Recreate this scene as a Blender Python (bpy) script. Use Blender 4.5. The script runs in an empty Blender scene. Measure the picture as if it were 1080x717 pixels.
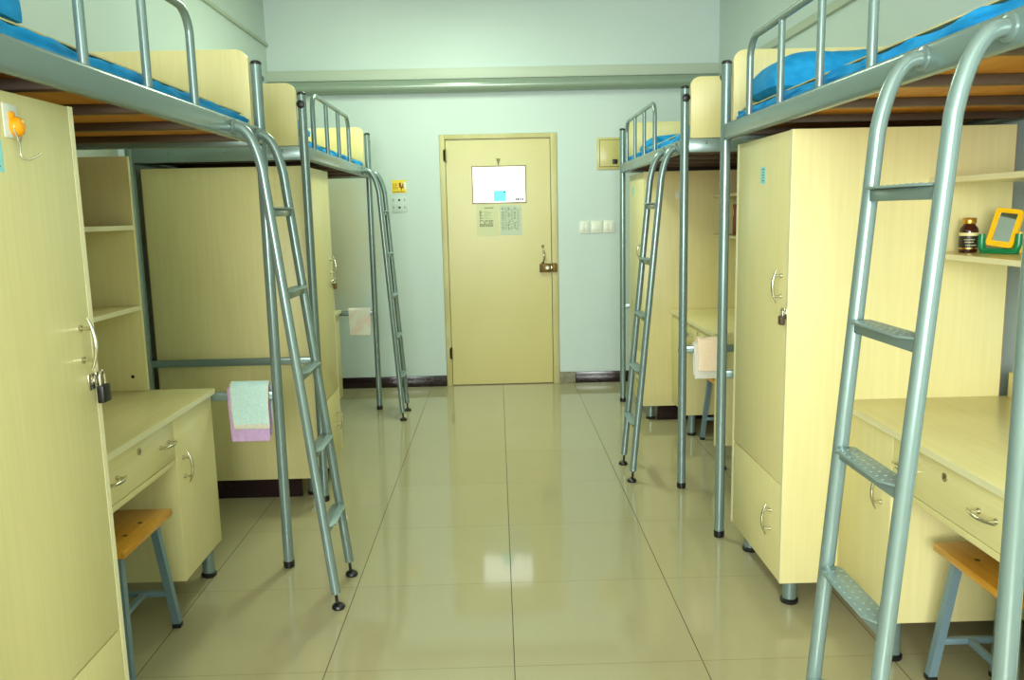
import bpy, bmesh, math, random
from mathutils import Vector, Matrix, noise
random.seed(7)
SC = bpy.context.scene
COL = SC.collection
PI = math.pi

# ------------------------------------------------------------------ camera
CAM_POS = Vector((-0.0227, 0.0, 1.4229))
YAW, PITCH, ROLL, FPX = -0.01557, 0.15237, -0.02247, 865.65
fwd = Vector((-math.sin(YAW) * math.cos(PITCH), math.cos(YAW) * math.cos(PITCH), -math.sin(PITCH)))
rgt = Vector((math.cos(YAW), math.sin(YAW), 0))
upv = rgt.cross(fwd)
r2 = math.cos(ROLL) * rgt + math.sin(ROLL) * upv
u2 = -math.sin(ROLL) * rgt + math.cos(ROLL) * upv
cam_d = bpy.data.cameras.new('camera')
cam_d.sensor_fit = 'HORIZONTAL'
cam_d.sensor_width = 36
cam_d.lens = 36 * FPX / 1080
cam_d.clip_start = 0.02
cam = bpy.data.objects.new('camera', cam_d)
COL.objects.link(cam)
cam.matrix_world = Matrix(((r2.x, u2.x, -fwd.x, CAM_POS.x), (r2.y, u2.y, -fwd.y, CAM_POS.y),
                           (r2.z, u2.z, -fwd.z, CAM_POS.z), (0, 0, 0, 1)))
SC.camera = cam

# ------------------------------------------------------------------ light and exposure
SC.view_settings.view_transform = 'Standard'
SC.view_settings.look = 'None'
SC.view_settings.exposure = 0.0
SC.view_settings.gamma = 1.0
SC.view_settings.use_curve_mapping = False
world = bpy.data.worlds.new('daylight')
SC.world = world
world.use_nodes = True
world.node_tree.nodes['Background'].inputs[0].default_value = (0.8, 0.93, 1.0, 1)
world.node_tree.nodes['Background'].inputs[1].default_value = 1.5
TUBE_COL = (0.82, 1.0, 0.74)
TUBE_W = 30.0
LAMP_X = -0.35
DAY_COL = (0.96, 1.0, 0.96)
DAY_W = 292.0
DAY_X = -0.65


def area_light(name, loc, rot, sx, sy, power, col):
    d = bpy.data.lights.new(name, 'AREA')
    d.shape = 'RECTANGLE'
    d.size, d.size_y = sx, sy
    d.energy = power
    d.color = col
    o = bpy.data.objects.new(name, d)
    COL.objects.link(o)
    o.location = loc
    o.rotation_euler = rot
    return o


# daylight entering by the balcony window behind the camera
area_light('window_daylight', (DAY_X, -2.55, 1.70), (PI / 2, 0, 0), 2.1, 1.6, DAY_W, DAY_COL)
# the room's fluorescent ceiling fitting
for ly, lw in ((5.2, 1.55),):
    area_light('fluorescent_light', (LAMP_X, ly, 3.07), (0, 0, 0), 0.25, 1.15, TUBE_W * lw, TUBE_COL)


# ------------------------------------------------------------------ materials
def lin(c):
    c /= 255.0
    return c / 12.92 if c <= 0.04045 else ((c + 0.055) / 1.055) ** 2.4


def rgb(r, g, b):
    return (lin(r), lin(g), lin(b), 1)


MATS = {}


def mat(name, col, rough=0.5, metal=0.0, spec=0.5, emit=0.0, coat=0.0):
    m = bpy.data.materials.new(name)
    m.use_nodes = True
    b = m.node_tree.nodes['Principled BSDF']
    b.inputs['Base Color'].default_value = col
    b.inputs['Roughness'].default_value = rough
    b.inputs['Metallic'].default_value = metal
    b.inputs['Specular IOR Level'].default_value = spec
    b.inputs['Coat Weight'].default_value = coat
    if emit:
        b.inputs['Emission Color'].default_value = col
        b.inputs['Emission Strength'].default_value = emit
    MATS[name] = m
    return m


def grain(name, c1, c2, scale=(30, 30, 2.0), rough=0.4, spec=0.4, bump=0.0, detail=6.0, lo=0.3, hi=0.7):
    """two-tone noise stretched along an axis (wood grain, fabric, plaster)"""
    m = mat(name, c1, rough, 0, spec)
    nt = m.node_tree
    b = nt.nodes['Principled BSDF']
    tc = nt.nodes.new('ShaderNodeTexCoord')
    mp = nt.nodes.new('ShaderNodeMapping')
    mp.inputs['Scale'].default_value = scale
    nz = nt.nodes.new('ShaderNodeTexNoise')
    nz.inputs['Scale'].default_value = 1.0
    nz.inputs['Detail'].default_value = detail
    rp = nt.nodes.new('ShaderNodeValToRGB')
    rp.color_ramp.elements[0].position = lo
    rp.color_ramp.elements[1].position = hi
    rp.color_ramp.elements[0].color = c1
    rp.color_ramp.elements[1].color = c2
    nt.links.new(tc.outputs['Object'], mp.inputs['Vector'])
    nt.links.new(mp.outputs[0], nz.inputs['Vector'])
    nt.links.new(nz.outputs['Fac'], rp.inputs['Fac'])
    nt.links.new(rp.outputs[0], b.inputs['Base Color'])
    if bump:
        bp = nt.nodes.new('ShaderNodeBump')
        bp.inputs['Strength'].default_value = bump
        bp.inputs['Distance'].default_value = 0.004
        nt.links.new(nz.outputs['Fac'], bp.inputs['Height'])
        nt.links.new(bp.outputs[0], b.inputs['Normal'])
    return m


LAM = grain('birch_laminate', rgb(230, 218, 160), rgb(225, 212, 152), (80, 80, 3.0), 0.34, 0.4)
LAMH = grain('birch_laminate_lengthwise', rgb(230, 218, 160), rgb(225, 212, 152), (80, 3.0, 80), 0.25, 0.5)
EDGE = mat('laminate_edge_band', rgb(228, 220, 178), 0.4)
RAW = mat('raw_board_edge', rgb(150, 96, 70), 0.7)
STEEL = mat('grey_enamelled_steel', rgb(126, 145, 142), 0.26, 0.4, 0.6)
STOOLSTEEL = mat('blue_grey_enamelled_steel', rgb(120, 146, 158), 0.35, 0.2, 0.5)
TREAD = mat('tread_steel', rgb(138, 158, 158), 0.35, 0.4, 0.5)
BLACK = mat('black_plastic', rgb(18, 18, 20), 0.4)
CHROME = mat('chrome', rgb(205, 200, 180), 0.18, 1.0)
DULL = mat('dull_brown_metal', rgb(128, 116, 66), 0.55, 0.1)
BRASS = mat('aged_brass', rgb(112, 90, 44), 0.5, 0.8)
BOARD = grain('varnished_bed_board', rgb(214, 148, 50), rgb(186, 118, 32), (20, 2, 20), 0.5, 0.3)
SLATM = mat('dark_brown_and_shaded_steel', rgb(84, 64, 46), 0.5, 0.2)  # dark metal fittings; on the bed slats, shade put into grey steel
SEATW = grain('orange_varnished_wood', rgb(224, 164, 62), rgb(200, 136, 40), (40, 4, 40), 0.28, 0.5)
BLUE = grain('blue_sheet_cotton', rgb(40, 160, 226), rgb(22, 138, 208), (22, 14, 40), 0.8, 0.2, 0.6)
STRAW = grain('straw_mat', rgb(228, 214, 160), rgb(206, 188, 128), (120, 6, 10), 0.7, 0.2)
WALL = grain('mint_white_plaster', rgb(199, 214, 211), rgb(204, 218, 216), (1.4, 1.4, 1.4), 0.55, 0.3)
CEIL = mat('white_ceiling_paint', rgb(225, 228, 215), 0.8)
BASE = grain('maroon_tile_skirting', rgb(44, 22, 30), rgb(30, 14, 22), (14, 14, 14), 0.2, 0.5)
CEMENT = grain('bare_cement', rgb(158, 152, 130), rgb(120, 116, 100), (60, 60, 60), 0.9, 0.2)
DOORP = grain('cream_gloss_paint', rgb(204, 193, 128), rgb(198, 186, 120), (2, 2, 1), 0.32, 0.5)
FRAMEP = grain('cream_frame_paint', rgb(204, 196, 146), rgb(190, 178, 122), (9, 9, 3), 0.4, 0.4)
PIPEM = mat('grey_green_painted_pipe', rgb(140, 156, 140), 0.2, 0.1, 0.6)
TRUNK = mat('painted_trunking', rgb(186, 196, 180), 0.5)
WHITEP = mat('white_plastic', rgb(226, 228, 216), 0.35)
PAPER = mat('printed_paper', rgb(210, 210, 170), 0.7)
PAPERB = mat('blue_tinted_paper', rgb(194, 204, 182), 0.7)
INK = mat('grey_ink', rgb(92, 98, 80), 0.8)
INKD = mat('dark_ink', rgb(48, 58, 58), 0.8)
INK2 = mat('pale_ink', rgb(138, 148, 130), 0.8)
LIT = mat('lit_frosted_pane', (1.0, 1.0, 0.97, 1), 0.3, emit=1.35)
CYAN = mat('cyan_paper', rgb(150, 220, 224), 0.7)
CYANLIT = mat('cyan_note_lit_from_behind', (0.16, 0.85, 0.90, 1), 0.7, emit=0.55)
YEL = mat('yellow_sticker', rgb(238, 208, 24), 0.4)
REDINK = mat('red_brown_ink', rgb(150, 70, 20), 0.6)
ORANGE = mat('orange_plastic', rgb(245, 160, 10), 0.25)
YELP = mat('yellow_plastic', rgb(245, 190, 10), 0.25)
GREENP = mat('green_plastic', rgb(10, 125, 70), 0.25)
MIRR = mat('mirror_glass', rgb(215, 215, 205), 0.04, 1.0)
AMBER = mat('amber_bottle_plastic', rgb(58, 20, 10), 0.12, 0, 0.6)
GOLD = mat('gold_cap', rgb(206, 158, 70), 0.25, 0.9)
LABELD = mat('dark_bottle_label', rgb(34, 30, 24), 0.4)
LABELC = mat('cream_label_band', rgb(222, 212, 150), 0.5)
MINTT = grain('mint_terry', rgb(216, 242, 238), rgb(192, 226, 222), (160, 160, 160), 0.95, 0.1, 0.6)
LILAC = grain('lilac_cotton', rgb(216, 182, 224), rgb(202, 164, 212), (90, 90, 90), 0.95, 0.1, 0.3)
PEACH = grain('peach_terry', rgb(255, 232, 204), rgb(252, 220, 186), (160, 160, 160), 0.95, 0.1, 0.6)
WHITET = grain('white_terry', rgb(234, 230, 214), rgb(214, 210, 198), (160, 160, 160), 0.95, 0.1, 0.6)
PINKT = grain('white_pink_check_terry', rgb(240, 222, 214), rgb(238, 238, 228), (20, 20, 14), 0.95, 0.1, 0.4, 2.0, 0.42, 0.55)
REDB = mat('red_book_cover', rgb(150, 18, 24), 0.4)
GREENB = mat('dark_green_book_cover', rgb(40, 84, 52), 0.4)
PAGES = mat('book_pages', rgb(224, 216, 190), 0.8)
LAMPW = mat('fluorescent_tube', (0.95, 1.0, 0.85, 1), 0.4, emit=3.0)


def floor_material():
    m = mat('polished_beige_tiles', rgb(200, 190, 150), 0.07, 0, 0.5)
    nt = m.node_tree
    N, L = nt.nodes.new, nt.links.new
    b = nt.nodes['Principled BSDF']
    tc = N('ShaderNodeTexCoord')
    sp = N('ShaderNodeSeparateXYZ')
    L(tc.outputs['Object'], sp.inputs[0])

    def M(op, a, bb=None):
        n = N('ShaderNodeMath')
        n.operation = op
        for i, v in enumerate((a, bb)):
            if v is None:
                continue
            if isinstance(v, (int, float)):
                n.inputs[i].default_value = v
            else:
                L(v, n.inputs[i])
        return n.outputs[0]
    T = 0.6
    u = M('DIVIDE', sp.outputs[0], T)
    v = M('DIVIDE', M('SUBTRACT', sp.outputs[1], 2.425), T)
    du = M('MULTIPLY', M('PINGPONG', u, 0.5), T)
    dv = M('MULTIPLY', M('PINGPONG', v, 0.5), T)
    gu = M('LESS_THAN', du, 0.0015)
    gv = M('LESS_THAN', dv, 0.0010)
    cb = N('ShaderNodeCombineXYZ')
    L(M('FLOOR', u), cb.inputs[0])
    L(M('FLOOR', v), cb.inputs[1])
    wn = N('ShaderNodeTexWhiteNoise')
    L(cb.outputs[0], wn.inputs['Vector'])
    nz = N('ShaderNodeTexNoise')
    nz.inputs['Scale'].default_value = 3.0
    nz.inputs['Detail'].default_value = 5.0
    L(tc.outputs['Object'], nz.inputs['Vector'])
    mixf = M('ADD', M('MULTIPLY', wn.outputs['Value'], 0.5), M('MULTIPLY', nz.outputs['Fac'], 0.5))
    mx = N('ShaderNodeMix')
    mx.data_type = 'RGBA'
    L(mixf, mx.inputs[0])
    mx.inputs[6].default_value = rgb(172, 163, 127)
    mx.inputs[7].default_value = rgb(178, 170, 136)
    m2 = N('ShaderNodeMix')
    m2.data_type = 'RGBA'
    L(gu, m2.inputs[0])
    L(mx.outputs[2], m2.inputs[6])
    m2.inputs[7].default_value = rgb(70, 56, 34)
    m3 = N('ShaderNodeMix')
    m3.data_type = 'RGBA'
    L(gv, m3.inputs[0])
    L(m2.outputs[2], m3.inputs[6])
    m3.inputs[7].default_value = rgb(120, 106, 74)
    L(m3.outputs[2], b.inputs['Base Color'])
    L(M('ADD', M('MULTIPLY', M('MAXIMUM', gu, gv), 0.6), 0.075), b.inputs['Roughness'])
    return m


FLOORM = floor_material()


def back_wall_plaster():
    """the back wall's plaster turns beige over the desk in the left corner"""
    m = grain('mint_beige_plaster', rgb(199, 214, 211), rgb(204, 218, 216), (1.4, 1.4, 1.4), 0.55, 0.3)
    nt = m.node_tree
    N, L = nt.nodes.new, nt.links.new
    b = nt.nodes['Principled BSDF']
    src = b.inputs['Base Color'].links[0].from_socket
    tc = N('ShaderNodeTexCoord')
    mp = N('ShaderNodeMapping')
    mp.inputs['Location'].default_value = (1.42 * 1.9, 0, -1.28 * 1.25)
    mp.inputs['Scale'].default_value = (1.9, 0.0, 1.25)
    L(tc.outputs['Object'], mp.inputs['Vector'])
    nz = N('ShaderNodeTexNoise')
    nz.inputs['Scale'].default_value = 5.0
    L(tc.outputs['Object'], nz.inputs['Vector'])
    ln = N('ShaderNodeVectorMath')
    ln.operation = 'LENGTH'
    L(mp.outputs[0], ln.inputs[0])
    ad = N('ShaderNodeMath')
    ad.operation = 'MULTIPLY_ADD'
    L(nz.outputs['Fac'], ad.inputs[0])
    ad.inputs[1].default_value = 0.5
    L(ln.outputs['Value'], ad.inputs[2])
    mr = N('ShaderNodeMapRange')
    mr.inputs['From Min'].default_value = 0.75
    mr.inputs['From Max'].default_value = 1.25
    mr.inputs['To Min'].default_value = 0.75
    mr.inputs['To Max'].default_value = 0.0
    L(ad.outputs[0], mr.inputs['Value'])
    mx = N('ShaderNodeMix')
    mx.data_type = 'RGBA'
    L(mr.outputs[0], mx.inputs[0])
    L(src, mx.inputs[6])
    mx.inputs[7].default_value = rgb(208, 200, 164)  # beige mixed in over a noise-edged oval
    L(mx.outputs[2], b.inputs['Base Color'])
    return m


WALLB = back_wall_plaster()


# ------------------------------------------------------------------ mesh building
class MB:
    def __init__(self):
        self.bm = bmesh.new()
        self.mats = []

    def mi(self, m):
        if m not in self.mats:
            self.mats.append(m)
        return self.mats.index(m)

    def face(self, vs, m):
        try:
            f = self.bm.faces.new(vs)
        except ValueError:
            return None
        f.material_index = self.mi(m)
        f.smooth = True
        return f

    def box(self, x0, x1, y0, y1, z0, z1, m, bev=0.0, seg=2):
        x0, x1 = min(x0, x1), max(x0, x1)
        y0, y1 = min(y0, y1), max(y0, y1)
        z0, z1 = min(z0, z1), max(z0, z1)
        v = [self.bm.verts.new(p) for p in ((x0, y0, z0), (x1, y0, z0), (x1, y1, z0), (x0, y1, z0),
                                            (x0, y0, z1), (x1, y0, z1), (x1, y1, z1), (x0, y1, z1))]
        fs = [self.face([v[i] for i in q], m) for q in ((3, 2, 1, 0), (4, 5, 6, 7), (0, 1, 5, 4), (1, 2, 6, 5), (2, 3, 7, 6), (3, 0, 4, 7))]
        if bev:
            es = set(e for f in fs for e in f.edges)
            r = bmesh.ops.bevel(self.bm, geom=list(es), offset=bev, segments=seg, affect='EDGES', profile=0.5)
            for f in r['faces']:
                f.material_index = self.mi(m)
                f.smooth = True
        return self

    def prism(self, pts, axis, a, b, m, bev=0.0):
        """polygon pts in the two other axes (cyclic order), extruded along axis from a to b"""
        def P(p, t):
            return {'x': (t, p[0], p[1]), 'y': (p[0], t, p[1]), 'z': (p[0], p[1], t)}[axis]
        A = [self.bm.verts.new(P(p, a)) for p in pts]
        B = [self.bm.verts.new(P(p, b)) for p in pts]
        fs = [self.face(A[::-1], m), self.face(B, m)]
        n = len(pts)
        for i in range(n):
            fs.append(self.face([A[i], A[(i + 1) % n], B[(i + 1) % n], B[i]], m))
        if bev:
            es = list(set(list(fs[0].edges) + list(fs[1].edges)))
            r = bmesh.ops.bevel(self.bm, geom=es, offset=bev, segments=2, affect='EDGES', profile=0.5)
            for f in r['faces']:
                f.material_index = self.mi(m)
                f.smooth = True
        return self

    def tube(self, path, r, m, n=14, cap=True, sq=False):
        """round (or square) tube swept along a list of points"""
        path = [Vector(p) for p in path]
        rings = []
        t0 = (path[1] - path[0]).normalized()
        ref = Vector((0, 0, 1)) if abs(t0.z) < 0.9 else Vector((0, 1, 0))
        nrm = (ref - t0 * ref.dot(t0)).normalized()
        if sq:
            n = 4
        for i, p in enumerate(path):
            a = (p - path[i - 1]).normalized() if i else t0
            c = (path[i + 1] - p).normalized() if i < len(path) - 1 else a
            t = (a + c).normalized()
            nrm = (nrm - t * nrm.dot(t)).normalized()
            bn = t.cross(nrm)
            rr = r[i] if isinstance(r, (list, tuple)) else r
            k = 1 / max(0.5, t.dot(a))
            off = PI / 4 if sq else 0
            q = rr * (math.sqrt(2) if sq else 1)
            rings.append([self.bm.verts.new(p + (nrm * math.cos(off + 2 * PI * j / n) + bn * math.sin(off + 2 * PI * j / n)) * q)
                          for j in range(n)])
        for A, B in zip(rings, rings[1:]):
            for j in range(n):
                self.face([A[j], A[(j + 1) % n], B[(j + 1) % n], B[j]], m)
        if cap:
            self.face(rings[0][::-1], m)
            self.face(rings[-1], m)
        return self

    def cyl(self, p0, p1, r, m, n=18):
        return self.tube([p0, p1], r, m, n)

    def lathe(self, c, prof, m, n=28, axis='z'):
        """prof = [(radius, height)], revolved about a vertical (or y / x) axis at c"""
        rings = []
        for r, h in prof:
            ring = []
            for j in range(n):
                a = 2 * PI * j / n
                d = {'z': (r * math.cos(a), r * math.sin(a), h), 'y': (r * math.cos(a), h, r * math.sin(a)),
                     'x': (h, r * math.cos(a), r * math.sin(a))}[axis]
                ring.append(self.bm.verts.new((c[0] + d[0], c[1] + d[1], c[2] + d[2])))
            rings.append(ring)
        for A, B in zip(rings, rings[1:]):
            for j in range(n):
                self.face([A[j], A[(j + 1) % n], B[(j + 1) % n], B[j]], m)
        self.face(rings[0][::-1], m)
        self.face(rings[-1], m)
        return self

    def soft(self, x0, x1, y0, y1, z0, z1, r, m, fn, nx=30, ny=60, nz=6):
        """rounded box on a fine lattice; fn(point, normal, u, v, w) gives the final point"""
        cache = {}
        lo, hi = Vector((x0, y0, z0)), Vector((x1, y1, z1))
        N = (nx, ny, nz)

        def vert(i, j, k):
            key = (i, j, k)
            if key not in cache:
                p = Vector(tuple(lo[a] + (hi[a] - lo[a]) * key[a] / N[a] for a in range(3)))
                q = Vector(tuple(min(max(p[a], lo[a] + r), hi[a] - r) for a in range(3)))
                d = p - q
                nn = d.normalized() if d.length > 1e-9 else Vector((0, 0, 1))
                p2 = q + nn * r if d.length > 1e-9 else p
                uvw = [2 * key[a] / N[a] - 1 for a in range(3)]
                cache[key] = self.bm.verts.new(fn(p2, nn, *uvw))
            return cache[key]
        for i in range(nx):
            for j in range(ny):
                self.face([vert(i, j, 0), vert(i, j + 1, 0), vert(i + 1, j + 1, 0), vert(i + 1, j, 0)], m)
                self.face([vert(i, j, nz), vert(i + 1, j, nz), vert(i + 1, j + 1, nz), vert(i, j + 1, nz)], m)
        for i in range(nx):
            for k in range(nz):
                self.face([vert(i, 0, k), vert(i + 1, 0, k), vert(i + 1, 0, k + 1), vert(i, 0, k + 1)], m)
                self.face([vert(i, ny, k), vert(i, ny, k + 1), vert(i + 1, ny, k + 1), vert(i + 1, ny, k)], m)
        for j in range(ny):
            for k in range(nz):
                self.face([vert(0, j, k), vert(0, j, k + 1), vert(0, j + 1, k + 1), vert(0, j + 1, k)], m)
                self.face([vert(nx, j, k), vert(nx, j + 1, k), vert(nx, j + 1, k + 1), vert(nx, j, k + 1)], m)
        return self


def origin_of(o):
    v = Vector((0, 0, 0))
    while o is not None:
        v = v + o.location
        o = o.parent
    return v


def obj(name, mb, parent=None, label=None):
    """link the builder as ONE mesh object (vertices were written in room coordinates)"""
    bmesh.ops.recalc_face_normals(mb.bm, faces=mb.bm.faces[:])
    me = bpy.data.meshes.new(name)
    if parent is not None:
        base = origin_of(parent)
        loc = Vector((0, 0, 0))
    else:
        vs = [v.co for v in mb.bm.verts]
        base = Vector(((min(v.x for v in vs) + max(v.x for v in vs)) / 2, (min(v.y for v in vs) + max(v.y for v in vs)) / 2,
                       min(v.z for v in vs)))
        loc = base.copy()
    for v in mb.bm.verts:
        v.co -= base
    mb.bm.to_mesh(me)
    mb.bm.free()
    for m in mb.mats:
        me.materials.append(m)
    me.set_sharp_from_angle(angle=math.radians(38))
    o = bpy.data.objects.new(name, me)
    COL.objects.link(o)
    o.location = loc
    if parent is not None:
        o.parent = parent
    if label:
        o['label'] = label
    return o


def tag(o, label, cat, group=None):
    o['label'] = label
    o['category'] = cat
    if group:
        o['group'] = group
    return o


def thing(name, loc, label, cat, group=None):
    o = bpy.data.objects.new(name, None)
    o.empty_display_size = 0.1
    COL.objects.link(o)
    o.location = loc
    return tag(o, label, cat, group)


def struct(name, mb, parent=None):
    o = obj(name, mb, parent)
    if parent is None:
        o['kind'] = 'structure'
    return o


def arc(c, r, a0, a1, n, fx):
    """n+1 points on an arc; fx maps (u, v) to 3-D"""
    return [fx(c[0] + r * math.cos(a0 + (a1 - a0) * i / n), c[1] + r * math.sin(a0 + (a1 - a0) * i / n)) for i in range(n + 1)]


# ------------------------------------------------------------------ the room
XL, XR, YF, YB, ZC = -1.81, 1.79, -2.60, 6.80, 3.20


def room():
    b = MB(); b.box(XL - .15, XR + .15, YF - .15, YB + .15, -0.12, 0, FLOORM)
    o = struct('floor', b)
    # keep tile coordinates equal to room coordinates
    base = o.location.copy()
    for v in o.data.vertices:
        v.co += base
    o.location = (0, 0, 0)
    b = MB(); b.box(XL - .15, XR + .15, YF - .15, YB + .15, ZC, ZC + .12, CEIL); struct('ceiling', b)
    b = MB(); b.box(XL - .15, XL, YF - .15, YB + .15, 0, ZC, WALL); struct('wall_left', b)
    b = MB(); b.box(XR, XR + .15, YF - .15, YB + .15, 0, ZC, WALL); struct('wall_right', b)
    # back wall with the door opening
    b = MB()
    b.box(XL, -.472, YB, YB + .15, 0, ZC, WALLB)
    b.box(.482, XR, YB, YB + .15, 0, ZC, WALLB)
    b.box(-.472, .482, YB, YB + .15, 2.066, ZC, WALLB)
    struct('wall_back', b)
    # front wall (behind the camera) with the wide window opening
    b = MB()
    wx0, wx1, wz0, wz1 = -1.72, 0.42, 0.88, 2.52
    b.box(XL, wx0, YF - .15, YF, 0, ZC, WALL)
    b.box(wx1, XR, YF - .15, YF, 0, ZC, WALL)
    b.box(wx0, wx1, YF - .15, YF, 0, wz0, WALL)
    b.box(wx0, wx1, YF - .15, YF, wz1, ZC, WALL)
    struct('wall_front', b)
    b = MB()
    for x in (wx0, -1.00, -.28, wx1 - .05):
        b.box(x, x + .05, YF - .1, YF - .05, wz0, wz1, WHITEP)
    for z in (wz0, wz1 - .05):
        b.box(wx0, wx1, YF - .1, YF - .05, z, z + .05, WHITEP)
    struct('window_1', b)
    # skirting
    b = MB(); b.box(XL, -.472, YB - .012, YB, 0, .092, BASE, .003); struct('baseboard_back_left', b)
    b = MB(); b.box(.612, XR, YB - .012, YB, 0, .095, BASE, .003); struct('baseboard_back_right', b)
    b = MB(); b.box(.484, .610, YB - .013, YB, 0, .098, CEMENT, .003); struct('baseboard_back_cement', b)
    b = MB(); b.box(XL, XL + .012, YF, YB - .012, 0, .092, BASE, .003); struct('baseboard_left', b)
    b = MB(); b.box(XR - .012, XR, YF, YB - .012, 0, .092, BASE, .003); struct('baseboard_right', b)
    # trunking: over the door, along the side walls
    b = MB(); b.box(XL, XR, YB - .045, YB, 2.492, 2.575, TRUNK, .004); struct('trim_1', b)
    b = MB(); b.box(XL, XL + .02, YF, YB, 2.768, 2.792, TRUNK, .003); struct('trim_2', b)
    b = MB(); b.box(XR - .025, XR, YF, YB - .05, 2.435, 2.485, TRUNK, .003); struct('trim_3', b)
    b = MB(); b.cyl((XL + .002, YB - .055, 2.437), (XR - .002, YB - .055, 2.437), .050, PIPEM, 28)
    tag(obj('heating_pipe', b), 'thick grey-green painted pipe running wall to wall above the door', 'pipe')
    # ceiling lamps
    for ly in (5.2,):
        t = thing('ceiling_lamp', (LAMP_X, ly, ZC), 'white twin-tube fluorescent lamp on the ceiling', 'ceiling lamp')
        b = MB(); b.box(LAMP_X - .13, LAMP_X + .13, ly - .62, ly + .62, ZC - .06, ZC, WHITEP, .01); obj('housing', b, t)
        for sx in (-1, 1):
            b = MB(); b.cyl((LAMP_X + sx * .06, ly - .58, ZC - .073), (LAMP_X + sx * .06, ly + .58, ZC - .073), .013, LAMPW)
            obj('tube', b, t)


room()


def strokes(b, axis_y, x0, x1, z0, z1, rows, m, seed=0, t=.0006, fill=.62):
    """rows of small illegible print marks on a surface facing -y"""
    rnd = random.Random(seed)
    h = (z1 - z0) / rows
    for i in range(rows):
        z = z1 - h * (i + .5)
        x = x0
        while x < x1 - .004:
            w = min(rnd.uniform(.006, .016), x1 - x)
            if rnd.random() < .85:
                b.box(x, x + w, axis_y - t, axis_y, z - h * fill / 2, z + h * fill / 2, m)
            x += w + rnd.uniform(.002, .005)


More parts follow.
